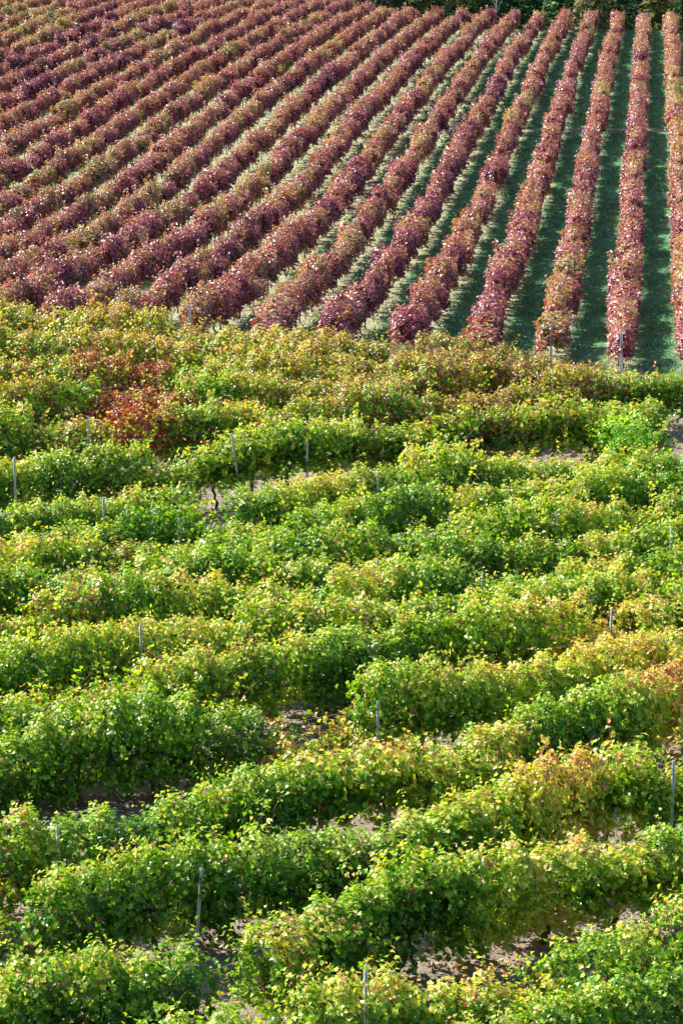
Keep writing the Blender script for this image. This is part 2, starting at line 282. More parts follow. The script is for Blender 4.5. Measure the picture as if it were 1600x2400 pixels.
def vine_mesh(name, L, nshoot, per, leafmat, seed, shape='lobed', zc=.78, top=1.72, wid=.36, size=(.085, .15), canes=True, droop=1.0, bare=.0, wild=.12, lowf=.42, lean=(.0, .5), shell=0, hv=(.62, 1.22), base=.32):
    """foliage of one trellised vine, its row along x: shoots climb from the cordon, lean out and hang over"""
    r = np.random.default_rng(seed); mb = MB(); C = []; Nn = []; A = []
    nh = max(7, nshoot // 8)
    heads = [(-L / 2 + L * (h_ + r.uniform(.1, .9)) / nh, r.uniform(*hv), r.choice([-1, 1]), r.normal(0, .28), r.normal(0, .25)) for h_ in range(nh)]
    for s_ in range(nshoot):
        hx, hl, hs, hn, hd = heads[s_ % nh]
        x0 = hx + r.normal(0, .07); side = hs if r.random() < .72 else -hs; ln = hl * r.uniform(.85, 1.08) * (top - zc)
        n = 9; P = []; p = np.array([x0, r.normal(0, .05), zc + r.uniform(-.12, .1)])
        d = np.array([hd + r.normal(0, .22), side * r.uniform(*lean), 1.0]); d /= np.linalg.norm(d)
        low = r.random() < lowf
        if low: d = np.array([r.normal(0, .6), side * r.uniform(.4, 1.0), r.uniform(-.2, .5)]); d /= np.linalg.norm(d)
        tot = ln * (1.15 if not low else .8) * (1 + (r.random() < wild) * .35); stp = tot / (n - 1)
        for i in range(n):
            P.append(p.copy()); d = d + np.array([r.normal(0, .12), side * .05, -.085 * droop * i / 3 * (1.6 if low else 1)]) ; d /= np.linalg.norm(d)
            p = p + d * stp
            if abs(p[1]) > wid: p[1] = np.sign(p[1]) * (wid + (abs(p[1]) - wid) * .4)
        P = np.array(P)
        if canes: mb.tube(P[::2], np.linspace(.006, .003, len(P[::2])), 3, 0.5, 1, False)
        k = per; t = np.sort(r.uniform(.06, 1, k)) * (n - 1); i0 = np.minimum(t.astype(int), n - 2); fr = (t - i0)[:, None]
        c = P[i0] * (1 - fr) + P[i0 + 1] * fr
        off = r.normal(0, 1, (k, 3)); off /= np.linalg.norm(off, axis=1, keepdims=True); off *= r.uniform(.03, .13, (k, 1))
        c = c + off; c[:, 2] -= .03
        n0 = np.array([hn * 1.5 + r.normal(0, .25), side * r.uniform(.1, .9), r.uniform(.35, 1.1)])
        nrm = n0[None] + r.normal(0, .33, (k, 3))
        C.append(c); Nn.append(nrm)
    if shell:
        ph_ = r.uniform(0, 6.28, 6); k = shell
        xs = r.uniform(-L / 2, L / 2, k); th = np.clip(r.normal(math.pi / 2, 1.1, k), -.95, math.pi + .95)
        lump = 1 + .13 * np.sin(xs * 5.1 + ph_[0]) * np.sin(th * 1.7 + ph_[1]) + .10 * np.sin(xs * 9.7 + ph_[2] + th * 2.3) + .07 * np.sin(xs * 17 + ph_[3] - th * 4) + .12 * r.normal(0, 1, k).clip(-.5, 1)
        zm = (top + base) / 2; hz = (top - base) / 2 * .96; rad_ = lump * r.uniform(.84, 1.06, k)
        C.append(np.stack([xs, np.cos(th) * wid * 1.12 * rad_, zm + np.sin(th) * hz * rad_], 1))
        Nn.append(np.stack([.5 * np.cos(xs * 9.7 + ph_[2]) + r.normal(0, .3, k), np.cos(th) * .9 + r.normal(0, .3, k), np.sin(th) * .5 + .45 + r.normal(0, .3, k)], 1))
    C = np.concatenate(C); Nn = np.concatenate(Nn)
    keep = C[:, 2] > .10 + r.random(len(C)) * .25; C = C[keep]; Nn = Nn[keep]; k = len(C)
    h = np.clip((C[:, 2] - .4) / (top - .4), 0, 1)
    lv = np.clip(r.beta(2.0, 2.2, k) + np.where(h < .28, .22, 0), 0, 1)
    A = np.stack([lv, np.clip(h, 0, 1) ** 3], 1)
    leaves(mb, C, Nn, r.uniform(*size, k) * np.where(h > .85, .8, 1), A, shape, 0, r)
    return mb.mesh(name, [leafmat, M_CANE])

def trunk_mesh(name, seed, h=.80, r0=.05, arm=.62, stake=False):
    r = np.random.default_rng(seed); mb = MB()
    P = [np.array([0, 0, -.12])]; n = 7
    for i in range(1, n + 1): P.append(np.array([r.normal(0, .025) + .03 * math.sin(i), r.normal(0, .025), -.12 + (h + .12) * i / n]))
    rad = np.linspace(r0, r0 * .62, n + 1) * r.uniform(.85, 1.15, n + 1); rad[0] *= 1.25; rad[-1] *= 1.25
    mb.tube(P, rad, 7)
    for s_ in (-1, 1):
        q_ = [P[-1] + np.array([s_ * arm * t, r.normal(0, .02), -.03 + .05 * math.sin(t * 3) + r.normal(0, .012)]) for t in np.linspace(0, 1, 6)]
        q_[0] = P[-1] - np.array([0, 0, .02]); mb.tube(q_, np.linspace(r0 * .6, r0 * .34, 6), 6)
        for t in q_[1:]:
            mb.tube([t, t + np.array([r.normal(0, .02), r.normal(0, .03), .09])], [r0 * .35, r0 * .2], 4)
    return mb.mesh(name, [M_BARK])
NV, NT_ = 1.35, 1.8                    # vine spacing in the near plot and in the red plot
P_GREEN = [vine_mesh('green_vine', 1.75, 84, 20, M_GREEN, 100 + i, wid=.33 + .05 * (i % 3), top=1.70 + .06 * (i % 4), zc=.60, size=(.075, .155), lowf=.40, lean=(-.1, .36), wild=.22, shell=1080, hv=(.62, 1.22)) for i in range(12)]
P_THIN = [vine_mesh('thin_vine', 1.5, 40, 17, M_GREEN, 200 + i, wid=.42, top=1.55, zc=.66) for i in range(3)]
P_HIGH = [vine_mesh('high_vine', 1.6, 96, 26, M_GREEN, 250 + i, hv=(.75, 1.05), wid=.42, top=1.9, zc=.86, size=(.09, .18), shell=250, droop=.7, lowf=.3, lean=(-.1, .38), wild=.08) for i in range(3)]
P_RED = [vine_mesh('red_vine', 2.15, 64, 18, M_RED, 300 + i, 'plain', .84, 1.70, .30, (.085, .17), canes=False, wild=.4, hv=(.5, 1.22), shell=850, base=.52, lowf=.24, lean=(-.15, .32)) for i in range(12)]
TR_NEAR = [trunk_mesh('vine_trunk', 400 + i, r0=.05 + .008 * (i % 3)) for i in range(4)]
TR_FAR = [trunk_mesh('slim_trunk', 420 + i, h=.84, r0=.032, arm=.85) for i in range(3)]
sb = MB(); sb.tube([(.10, .02, -.2), (.10, .02, 1.3)], .013, 4); STAKE = sb.mesh('stake', [M_STAKE])
db = MB(); r_ = np.random.default_rng(5)
for s_ in range(5):
    d = np.array([r_.normal(0, .35), r_.normal(0, .2), 1.0]); b0 = np.array([r_.normal(0, .18), r_.normal(0, .1), 1.1])
    P = np.array([b0 + d * t * r_.uniform(.75, .95) + np.array([0, 0, -.1 * t * t]) for t in np.linspace(0, 1, 6)]); db.tube(P, np.linspace(.008, .003, 6), 3, .3, 1)
    k = 26; t = r_.uniform(.1, 1, k) * 4.99; i0 = t.astype(int); f_ = (t - i0)[:, None]; c = P[i0] * (1 - f_) + P[i0 + 1] * f_ + r_.normal(0, .035, (k, 3))
    leaves(db, c, r_.normal(0, 1, (k, 3)), r_.uniform(.05, .10, k), np.stack([r_.random(k), r_.random(k)], 1), 'plain', 0, r_)
WITHERED = db.mesh('withered_shoot', [M_DRY, M_CANE])

def resample(P, step, start=0.0):
    d = np.concatenate([[0], np.cumsum(np.linalg.norm(np.diff(P[:, :2], axis=0), axis=1))])
    s_ = np.arange(start, d[-1], step)
    return np.stack([np.interp(s_, d, P[:, k]) for k in range(2)], 1), s_
def place(name, me, parent, P, rz, sc=(1, 1, 1), col=None):
    o = bpy.data.objects.new(name, me); COL.objects.link(o); o.parent = parent
    o.location = [float(P[i] - parent.location[i]) for i in range(3)]
    o.rotation_euler = (0, 0, rz); o.scale = sc
    if col is not None: o.color = (*[float(v) for v in col], 1)
    return o
def child_copy(src, name, parent):
    o = bpy.data.objects.new(name, src); COL.objects.link(o); o.parent = parent; return o

# ---------------------------------------------------------------- the red plot: straight rows up the slope
ORD = ['first', 'second', 'third', 'fourth', 'fifth', 'sixth', 'seventh', 'eighth', 'ninth', 'tenth', 'eleventh', 'twelfth', 'thirteenth', 'fourteenth', 'fifteenth',
       'sixteenth', 'seventeenth', 'eighteenth', 'nineteenth', 'twentieth', 'twenty-first', 'twenty-second', 'twenty-third', 'twenty-fourth', 'twenty-fifth', 'twenty-sixth', 'twenty-seventh']
# plants that stand out in the photo: x, y, radius, (autumn shift, green share)
RB = [(250, 90, 60, -.30, 0), (60, 190, 60, -.28, 0), (160, 75, 40, -.25, 0), (100, 120, 40, -.28, 0), (440, 55, 30, -.30, 0), (520, 115, 40, -.25, 0), (370, 120, 30, .15, .5), (540, 130, 18, .3, 1), (150, 60, 25, .25, .5),
      (160, 660, 28, -.35, 0), (830, 410, 26, -.32, 0), (840, 205, 22, -.2, 0), (710, 200, 40, -.3, 0), (770, 205, 35, -.3, 0), (1150, 215, 24, -.3, 0), (1360, 430, 42, -.22, 0), (1340, 560, 40, -.1, 0),
      (990, 220, 16, .2, .9), (1010, 230, 10, .4, 1), (1220, 230, 25, .2, .3), (1390, 230, 25, .2, .3), (620, 430, 22, .3, .5), (1350, 640, 40, .15, .3), (1560, 230, 40, .15, .4), (60, 40, 70, .2, .4), (300, 90, 30, .2, .5),
      (1480, 400, 60, -.08, 0), (1500, 100, 40, .05, .1), (350, 300, 60, .18, .4), (200, 370, 60, .16, .4), (450, 250, 60, .14, .3), (100, 440, 50, .1, .4), (1460, 830, 26, .16, 0), (230, 500, 40, .1, .5), (390, 480, 40, .0, .5), (520, 560, 40, 0, .4)]
def blob(L, x, y, k=2):
    a = np.zeros(k)
    for b in L:
        d = math.hypot(x - b[0], y - b[1]) / b[2]
        if d < 1.35: a = np.maximum(a, np.array(b[3:3 + k]) * min(1, (1.35 - d) / .6)) if b[3] >= 0 else a + np.array(b[3:3 + k]) * min(1, (1.35 - d) / .6)
    return a
LEFT = ray(0, 400); LEFT = LEFT / LEFT[1]; RIGHT = ray(1600, 400); RIGHT = RIGHT / RIGHT[1]
y0_post = {0: at(1456, 878)[1], 1: at(1270, 850)[1], 6: 97.0}
rr = np.random.default_rng(11)
for n in range(-2, 27):
    X = -(n + I0) * S
    ys = y0_post.get(n, np.interp(n, [-2, 0, 1, 2, 6, 9], [y0_post[0] + 3, y0_post[0], y0_post[1], 97, 97, 97]))
    enter = X / LEFT[0] if X < -8 else 0                       # where the row comes into the photo
    ys = max(ys, enter - 10)
    ye = 284 + 1.5 * max(-24 - X, 0)
    if X < -20: ye = min(ye, 318)
    if n <= -1: lab = {-1: 'reddish vine row at the right edge beyond the widest dark grass alley', -2: 'red vine row at the far right, outside the alley of dark grass'}[n]
    elif n == 0: lab = 'tall pink red vine row standing almost upright beside the widest dark grass alley'
    elif n == 1: lab = 'red vine row next left of the upright one, pale post at its near end'
    elif n == 6: lab = 'red vine row with a white end post just above the yellow crest'
    elif n < 9: lab = 'red vine row running up the slope, %s from the right beside a grass alley' % ORD[n]
    elif n < 17: lab = 'mottled dark red vine row slanting up, %s from the right' % ORD[n]
    else: lab = 'faded purple and orange vine row toward the upper left corner, %s from the right' % ORD[n]
    row = empty('vine_row', (X, ys, float(zg(X, ys))))
    tag(row, lab, 'vine row', 'red vine rows on the far slope')
    yy = np.arange(ys + .9, ye, NT_)
    yy = yy
    if len(yy) > 100:
        yy = ys + .9 + (ye - ys - .9) * np.arange(100) / 100.0
    step = (yy[1] - yy[0])
    base = rr.normal(.0, .04)
    for j, y in enumerate(yy):
        y = y + rr.uniform(-.3, .3); z = float(zg(X, y)); cx, cy = px((X, y, z + 1.2))
        a = blob(RB, cx, cy)
        farup = np.clip((250 - cy) / 250, 0, 1) * np.clip((900 - cx) / 600, 0, 1)
        c0 = .38 + base + a[0] * .9 + rr.normal(0, .10) + .06 * math.sin(y * .13 + n) + .03 * farup
        c1 = np.clip(a[1] * .25 + max(0, rr.normal(.03, .13)) + (.20 if cx < 900 and cy > 380 else .10), 0, .8)
        v = place('vine', P_RED[rr.integers(len(P_RED))], row, (X + rr.normal(0, .09), y, z + rr.normal(0, .02)), math.pi / 2 + (math.pi if rr.random() < .5 else 0),
                  (step / NT_ * rr.uniform(.97, 1.06), rr.uniform(.75, 1.5), rr.uniform(.80, 1.14) * (.72 if rr.random() < .05 else 1)), (c0, c1, max(0, rr.normal(.02, .06))))
        if y < 255:
            child_copy(TR_FAR[rr.integers(3)], 'trunk', v)
            if rr.random() < .45: child_copy(STAKE, 'stake', v)

# ---------------------------------------------------------------- the near plot: rows that curve across the slope
NEAR = {
 'G1': [(0,731),(204,746),(408,761),(530,782),(663,792),(816,802),(969,817),(1081,822),(1275,843),(1397,856)],
 'G2': [(0,782),(204,800),(408,818),(612,830),(816,842),(1000,850),(1200,860),(1330,866)],
 'G3': [(0,850),(204,860),(408,865),(612,868),(816,872),(969,876),(1150,882)],
 'Z': [(0,930),(102,923),(306,917),(430,920),(560,905),(714,893),(860,900),(1004,908)],
 'A': [(0,990),(112,978),(290,985),(434,976),(561,952),(689,950),(800,950),(1004,940),(1157,915),(1285,905),(1400,900),(1500,893),(1600,878)],
 'B': [(0,1088),(102,1075),(204,1073),(326,1075),(444,1063),(612,1040),(689,1015),(800,1002),(900,998),(1004,998),(1106,992),(1259,975),(1386,958),(1520,950)],
 'C': [(0,1210),(51,1201),(153,1186),(285,1165),(378,1158),(510,1170),(612,1155),(714,1132),(800,1108),(900,1095),(1004,1098),(1157,1089),(1224,1084),(1310,1080),(1400,1090),(1500,1098),(1600,1095)],
 'D': [(0,1270),(102,1250),(306,1237),(408,1227),(510,1225),(612,1216),(800,1200),(917,1180),(1055,1155),(1132,1145),(1259,1142),(1361,1135),(1463,1125),(1600,1115)],
 'E': [(0,1310),(102,1290),(255,1280),(408,1285),(600,1285),(800,1270),(900,1252),(1004,1240),(1157,1218),(1310,1208),(1412,1200),(1600,1175)],
 'F': [(0,1350),(200,1332),(400,1325),(612,1325),(800,1316),(902,1312),(1030,1298),(1208,1288),(1361,1268),(1463,1258),(1600,1235)],
 'G': [(0,1440),(100,1428),(168,1412),(300,1395),(500,1380),(700,1375),(850,1370),(1045,1357),(1260,1344),(1460,1338),(1600,1324)],
 'H': [(0,1553),(153,1517),(306,1480),(378,1470),(444,1455),(536,1454),(638,1449),(740,1435),(800,1425),(950,1407),(1100,1395),(1250,1383),(1400,1370),(1600,1350)],
 'I': [(0,1655),(112,1648),(178,1632),(306,1612),(434,1590),(495,1560),(587,1532),(663,1522),(740,1512),(800,1492),(851,1472),(1030,1460),(1157,1458),(1310,1442),(1400,1420),(1600,1390)],
 'J': [(0,1745),(117,1716),(204,1695),(306,1684),(434,1686),(536,1680),(663,1663),(800,1640),(902,1614),(1055,1592),(1180,1580),(1259,1552),(1361,1528),(1463,1505),(1600,1497)],
 'K': [(0,1960),(143,1942),(214,1930),(316,1910),(428,1890),(510,1862),(638,1840),(714,1812),(800,1793),(927,1779),(1014,1768),(1080,1745),(1150,1718),(1230,1692),(1340,1672),(1432,1640),(1540,1606),(1600,1594)],
 'L': [(0,2105),(102,2095),(204,2075),(330,2040),(459,2025),(536,2010),(638,1985),(714,1965),(800,1955),(943,1930),(1055,1895),(1150,1870),(1259,1850),(1350,1815),(1463,1790),(1600,1780)],
 'M': [(0,2335),(153,2310),(230,2290),(357,2275),(430,2255),(500,2232),(592,2196),(714,2155),(800,2125),(902,2092),(1004,2055),(1086,2030),(1220,2012),(1310,1988),(1412,1974),(1490,1958),(1600,1951)],
 'N': [(0,2510),(400,2440),(560,2400),(700,2360),(826,2325),(928,2308),(1050,2320),(1132,2322),(1208,2303),(1336,2262),(1438,2235),(1500,2215),(1555,2175),(1600,2160)],
 'O': [(0,2700),(400,2610),(800,2510),(1000,2445),(1200,2400),(1400,2350),(1600,2310)],
}
# skip stretches (x from, x to) and thin stretches
GAP = {'C': [(430, 560)], 'M': [(480, 560)], 'N': [(1440, 1520)], 'B': [(1525, 3000)], 'G1': [(1400, 3000)], 'G2': [(1345, 3000)], 'G3': [(1160, 3000)], 'Z': [(1010, 3000)], 'O': [(-900, 700)]}
THIN = {'J': [(600, 880)], 'M': [(430, 490), (555, 600)], 'N': [(560, 780), (1400, 1560)], 'K': [(330, 420)], 'L': [(0, 180)], 'D': [(880, 960)], 'I': [(1350, 1420)], 'B': [(600, 640)]}
HIGH = {'B': [(440, 720), (880, 1400)], 'A': [(1430, 1620), (520, 560)], 'L': [(1380, 1480)], 'M': [(850, 1080), (1330, 1460)], 'K': [(700, 1000)]}
# autumn tint: x, y, radius, (autumn, red, dry)
NB = [(0, 750, 170, .26, .10, .22), (300, 760, 170, .28, .10, .26), (640, 800, 150, .26, .14, .30), (900, 830, 150, .22, .25, .42), (1150, 860, 150, .18, .34, .55), (1330, 870, 100, .14, .42, .5),
      (310, 935, 85, .0, .95, 0), (60, 935, 90, .16, .40, .2), (250, 965, 50, .1, .6, .1), (700, 900, 110, .12, .20, .3), (900, 915, 100, .08, .25, .3), (420, 960, 60, .1, .4, 0),
      (340, 1010, 90, .26, 0, 0), (560, 980, 80, .22, .1, 0), (790, 1130, 90, .36, .05, 0), (60, 1090, 80, .12, 0, 0), (500, 1090, 60, .12, .25, 0), (1080, 1010, 90, .12, .15, 0), (1400, 990, 110, .10, .30, 0), (1560, 940, 90, .12, .2, 0),
      (1060, 1150, 60, .25, 0, 0), (1210, 1240, 50, .3, 0, 0), (600, 1300, 40, .35, 0, 0), (1420, 1260, 90, .2, 0, 0), (60, 1320, 80, .15, .05, 0), (80, 1310, 30, .1, 0, .4), (250, 1330, 50, .1, 0, .35),
      (470, 1450, 90, .24, 0, 0), (170, 1450, 60, .1, .1, .3), (120, 1550, 100, .2, .05, 0), (330, 1600, 120, .30, .03, 0), (60, 1670, 60, .22, 0, 0), (560, 1560, 60, .22, 0, .2), (660, 1530, 60, .2, 0, 0), (900, 1480, 130, .16, 0, 0),
      (1100, 1600, 140, .28, .02, 0), (1400, 1540, 150, .36, .03, 0), (1560, 1500, 120, .34, 0, 0), (1520, 1620, 110, .40, 0, 0), (1590, 1600, 60, .5, 0, 0), (700, 1690, 90, .36, .02, .35), (820, 1720, 70, .34, .02, .3), (600, 1760, 60, .2, .05, .2),
      (800, 1810, 120, .22, 0, 0), (980, 1830, 70, .22, .2, .1), (1180, 1740, 90, .25, .02, .1), (1300, 1860, 110, .30, 0, 0), (1120, 1900, 80, .26, 0, 0), (1380, 1820, 90, .26, 0, 0), (1560, 1880, 90, .18, .05, 0), (360, 1780, 90, .02, 0, 0),
      (30, 1990, 70, .2, .02, .1), (680, 2040, 70, .2, 0, 0), (820, 2060, 60, .25, 0, .05), (1180, 2000, 80, .22, 0, 0), (1400, 1990, 160, .20, .02, 0), (1500, 1990, 60, .1, .15, 0), (1440, 2110, 80, .28, .18, 0), (900, 2140, 60, .16, .03, 0),
      (460, 2270, 80, .28, 0, .25), (1100, 2360, 90, .28, 0, 0), (620, 2330, 120, .24, .02, .2), (60, 2200, 80, .16, 0, .1), (1200, 2330, 60, .26, .05, .1), (1440, 2340, 60, .14, 0, .15)]
GREENER = [(250, 1750, 220, -.13), (760, 1570, 110, -.14), (1080, 1500, 170, -.12), (750, 2000, 140, -.12), (450, 2130, 170, -.10), (250, 2330, 160, -.08), (900, 2200, 190, -.07), (1380, 1680, 110, -.13), (900, 1030, 110, -.10),
           (1000, 1300, 300, -.05), (300, 1230, 200, -.06), (1560, 1420, 110, -.08), (880, 1700, 60, -.12), (1480, 2130, 70, -.05)]
def inside(L, k, x): return any(a <= x <= b for a, b in L.get(k, []))
NEARLAB = {
 'G1': ('orange and yellow tinged vine row right along the crest before the red slope', 'orange crest'),
 'G2': ('yellow green vine row with pinkish tips, just below the crest row', ''),
 'G3': ('short green and orange vine row ending mid picture, third below the red slope', ''),
 'Z': ('vine row with a crimson patch of leaves on its left part', ''),
 'A': ('long green vine row that reaches the bare pale ground at the right edge', ''),
 'B': ('green vine row with reddish lower leaves and bare trunks, ending near the bush', ''),
 'C': ('green vine row with an orange yellow mound in its middle, behind a bare earth gap', ''),
 'D': ('green vine row passing the tall grey post left of centre, below the yellow mound', ''),
 'E': ('green vine row with a small orange tuft by a pale post, second below the mound', ''),
 'F': ('mixed green vine row across the picture middle, just above the dark rounded clump', ''),
 'G': ('green vine row with darker leaves, behind the long yellow crested row', ''),
 'H': ('vine row with yellow crest on its left half and deep shaded face', ''),
 'I': ('vine row with orange yellow crest at left and a pink withered shoot', ''),
 'J': ('vine row with sparse dry leaves around a bright post at the centre', ''),
 'K': ('vine row rising from lower left to a pale yellow mound at the right edge', ''),
 'L': ('green vine row with the leaning dark post, golden tops at right', ''),
 'M': ('broad green vine row whose right end overhangs a bare sandy patch', ''),
 'N': ('lowest full vine row, patchy green with bare soil showing behind it', ''),
 'O': ('green vine tops cut by the bottom edge of the picture at the right', '')}
ROWPTS = {}
rr = np.random.default_rng(23)
for key, L in NEAR.items():
    P = np.array([at(x, y, 1.62) for x, y in L])
    if key not in ('G3', 'Z', 'G1', 'G2'):
        d0 = P[0] - P[2]; d0 = d0 / np.linalg.norm(d0[:2]); P = np.vstack([P[0] + d0 * 3.0, P])
        d1 = P[-1] - P[-3]; d1 = d1 / np.linalg.norm(d1[:2]); P = np.vstack([P, P[-1] + d1 * 3.0])
    else:
        d0 = P[0] - P[2]; d0 = d0 / np.linalg.norm(d0[:2]); P = np.vstack([P[0] + d0 * 4.0, P])
    fine, _ = resample(P, .3)
    for _ in range(14):                                  # a planted row bends gently
        fine[1:-1] = (fine[:-2] + 2 * fine[1:-1] + fine[2:]) / 4
    ROWPTS[key] = fine
    pts, s_ = resample(np.c_[fine, np.zeros(len(fine))], NV, rr.uniform(0, .8))
    z0 = float(zg(*pts[0]))
    row = empty('vine_row', (pts[0][0], pts[0][1], z0)); tag(row, NEARLAB[key][0], 'vine row', 'green and yellow vine rows of the near plot')
    for i in range(len(pts)):
        X, Y = pts[i]; z = float(zg(X, Y)); q0 = pts[max(i - 1, 0)]; q1 = pts[min(i + 1, len(pts) - 1)]
        rz = math.atan2(q1[1] - q0[1], q1[0] - q0[0]); cx, cy = px((X, Y, z + 1.35))
        if inside(GAP, key, cx): continue
        a = blob(NB, cx, cy, 3); g = 0
        for b in GREENER:
            d = math.hypot(cx - b[0], cy - b[1]) / b[2]
            if d < 1.3: g = min(g, b[3] * min(1, (1.3 - d) / .5))
        thin = inside(THIN, key, cx); high = inside(HIGH, key, cx)
        c = (.06 + a[0] * .85 + g + rr.normal(0, .06), a[1] * .75 + max(0, rr.normal(0, .03)), a[2] + max(0, rr.normal(.02, .03)))
        me = (P_THIN if thin else P_HIGH if high else P_GREEN); me = me[rr.integers(len(me))]
        v = place('vine', me, row, (X + rr.normal(0, .05), Y + rr.normal(0, .05), z), rz + (math.pi if rr.random() < .5 else 0),
                  (rr.uniform(.98, 1.08), rr.uniform(.80, 1.25), 1.0 + .12 * math.sin(X * 1.1 + ord(key[0]) * 1.7) + rr.uniform(-.10, .08)), c)
        child_copy(TR_NEAR[rr.integers(4)], 'trunk', v)
        for wx, wy in ((530, 1565), (228, 1605), (440, 2215), (880, 1870), (470, 1600), (110, 1325)):
            if abs(cx - wx) < 6667 / Y * .68 and abs(cy - wy) < 50: child_copy(WITHERED, 'withered_shoot', v)
    # trellis wires
    wb = MB(); f3, _ = resample(np.c_[fine, np.zeros(len(fine))], 2.2)
    for hh in (.82, 1.30):
        Q = [(x - pts[0][0], y - pts[0][1], float(zg(x, y)) - z0 + hh) for x, y in f3]
        wb.tube(Q, .002, 3)
    child = link('wire', wb.mesh('wire', [M_STEEL]), row)
    if key == 'B':
        hb = MB(); f4 = [p_ for p_ in fine if 900 < px((p_[0], p_[1], zg(*p_)))[0] < 1240]
        Q = [(p_[0] - pts[0][0], p_[1] - pts[0][1] - .25, float(zg(*p_)) - z0 + .30 + .06 * math.sin(k_ * .9) + .03 * math.sin(k_ * 2.3)) for k_, p_ in enumerate(f4)]
        hb.tube(Q, .028, 6); link('cordon_arm', hb.mesh('cordon_arm', [M_CORDON]), row)  # wavy vine cordon along the row, its shading put into the dark colour

# a young bright green vine bush by itself beside the end of a row
bp = at(1462, 1118)
M_BUSH = leaf_material('bright_green_leaf', [(0, (.03, .13, .012)), (.4, (.09, .30, .015)), (.75, (.24, .50, .03)), (1, (.45, .60, .06))], off=-.05)
bush = vine_mesh('bush', 1.1, 90, 26, M_BUSH, 777, 'lobed', .45, 1.75, .70, (.08, .15), droop=.5, wild=.2, shell=500)
bo = empty('vine_bush', bp); tag(bo, 'bright green unpruned bush standing alone beside pale ground near the right edge', 'bush')
v = place('crown', bush, bo, bp, .4, (1.15, 1.0, 1.0), (.15, 0, 0)); child_copy(TR_NEAR[0], 'trunk', bo)

# ---------------------------------------------------------------- posts
pb = MB(); H = 2.0
for c, h in (((0, 0, H / 2 - .2), (.027, .002, H / 2)), ((-.026, -.016, H / 2 - .2), (.0019, .0162, H / 2)), ((.026, -.016, H / 2 - .2), (.0019, .0162, H / 2)),
             ((-.019, -.0335, H / 2 - .2), (.008, .0018, H / 2)), ((.019, -.0335, H / 2 - .2), (.008, .0018, H / 2))): pb.box(c, h)
for k in range(16):
    for s_ in (-1, 1): pb.box((s_ * .031, -.015, .35 + k * .09), (.0035, .006, .014))
POST = pb.mesh('post', [M_STEEL])
POSTS = [  # x, y of the top, row, lean, label
 (594, 805, 'G1', 0, 'short grey post poking out of the orange crest row'),
 (728, 845, 'G2', 0, 'grey post tip among pinkish leaves below the crest'),
 (427, 882, 'G3', 0, 'thin blue grey post in green leaves above the crimson patch'),
 (577, 935, 'Z', 0, 'grey post right of the crimson leaf patch'),
 (1023, 925, 'Z', 0, 'short pale post at the end of the red tinged row, above green rows'),
 (203, 975, 'A', 0, 'pale post just below the crimson leaves at left'),
 (36, 1070, 'B', 0, 'blue grey post at the left edge of the row with red lower leaves'),
 (541, 1010, 'B', -8, 'leaning pale stake beside a visible vine trunk'),
 (691, 1030, 'B', 0, 'tall bright post standing over bare soil under a lifted green canopy'),
 (875, 1105, 'C', 0, 'weathered post at the right side of the orange yellow mound'),
 (220, 1165, 'C', 0, 'short blue post tip above leaves below the left edge post'),
 (411, 1213, 'D', 0, 'long pale post exposed almost to the ground left of the bare gap'),
 (630, 1262, 'E', 0, 'pale post with an orange leaf tuft at its top'),
 (1301, 1203, 'E', 0, 'bright post standing clear of green leaves at centre right'),
 (1535, 1238, 'F', 0, 'thin pale post near the right edge among green leaves'),
 (881, 1310, 'F', 0, 'small blue post tip above a dark rounded clump'),
 (1130, 1344, 'G', 0, 'tiny pale post tip right of the dark trunk'),
 (297, 1463, 'H', 0, 'pale post at the left beginning of the yellow crest'),
 (1398, 1425, 'I', 2, 'tall grey notched post with dry leaves around it at right'),
 (870, 1643, 'J', 0, 'bright post standing in the sparse dry vine at the centre'),
 (1212, 1700, 'K', 0, 'thin post half hidden in green leaves right of the dry vine'),
 (1568, 1782, 'L', 0, 'bright white post at the right edge with a wire'),
 (101, 1932, 'K', 0, 'dark blue grey post at lower left with wires, beside brown leaves'),
 (420, 2035, 'L', 5, 'leaning dark post among deep green leaves'),
 (848, 2262, 'N', 0, 'dark post in shade at the bottom edge above bare sand'),
 (1318, 2272, 'N', 0, 'blue grey post deep in leaves near the bottom edge at right')]
for x, y, key, lean, lab in POSTS:
    pts = ROWPTS[key]; zz = zg(pts[:, 0], pts[:, 1]); qx, qy = px(np.stack([pts[:, 0], pts[:, 1], zz + 1.2], 1))
    k = int(np.argmin(np.abs(qx - x))); X, Y = pts[k]; t = pts[min(k + 1, len(pts) - 1)] - pts[max(k - 1, 0)]; t /= np.linalg.norm(t)
    off = .42 if 'hidden' not in lab else .1
    X, Y = X + t[1] * off, Y - t[0] * off; z = float(zg(X, Y))
    # the top height that shows where the photo has it
    hs = np.linspace(.9, 2.3, 60); _, yy_ = px(np.stack([np.full(60, X), np.full(60, Y), z + hs], 1)); h = hs[int(np.argmin(np.abs(yy_ - y)))]
    o = link('trellis_post', POST, None, (X, Y, z)); o.scale = (.9, .9, float(h / 1.8)); o.rotation_euler = (0, math.radians(lean), math.atan2(t[1], t[0]))
    tag(o, lab, 'post', 'metal trellis posts in the near plot')
for n, lab, top, yb_ in ((0, 'pale end post below the pink leaves of the upright red row', 1.5, 0), (1, 'pale end post at the foot of the red row with yellow leaves', 1.45, 0), (6, 'white end post of a dark red row above the yellow crest', 1.7, 0)):
    X = -(n + I0) * S; Y = y0_post[n] - .35
    o = link('trellis_post', POST, None, (X, Y, float(zg(X, Y)))); o.scale = (1.4, 1.4, top / 1.8); tag(o, lab, 'post', 'end posts of the red rows')
    o.rotation_euler = (0, 0, 0)

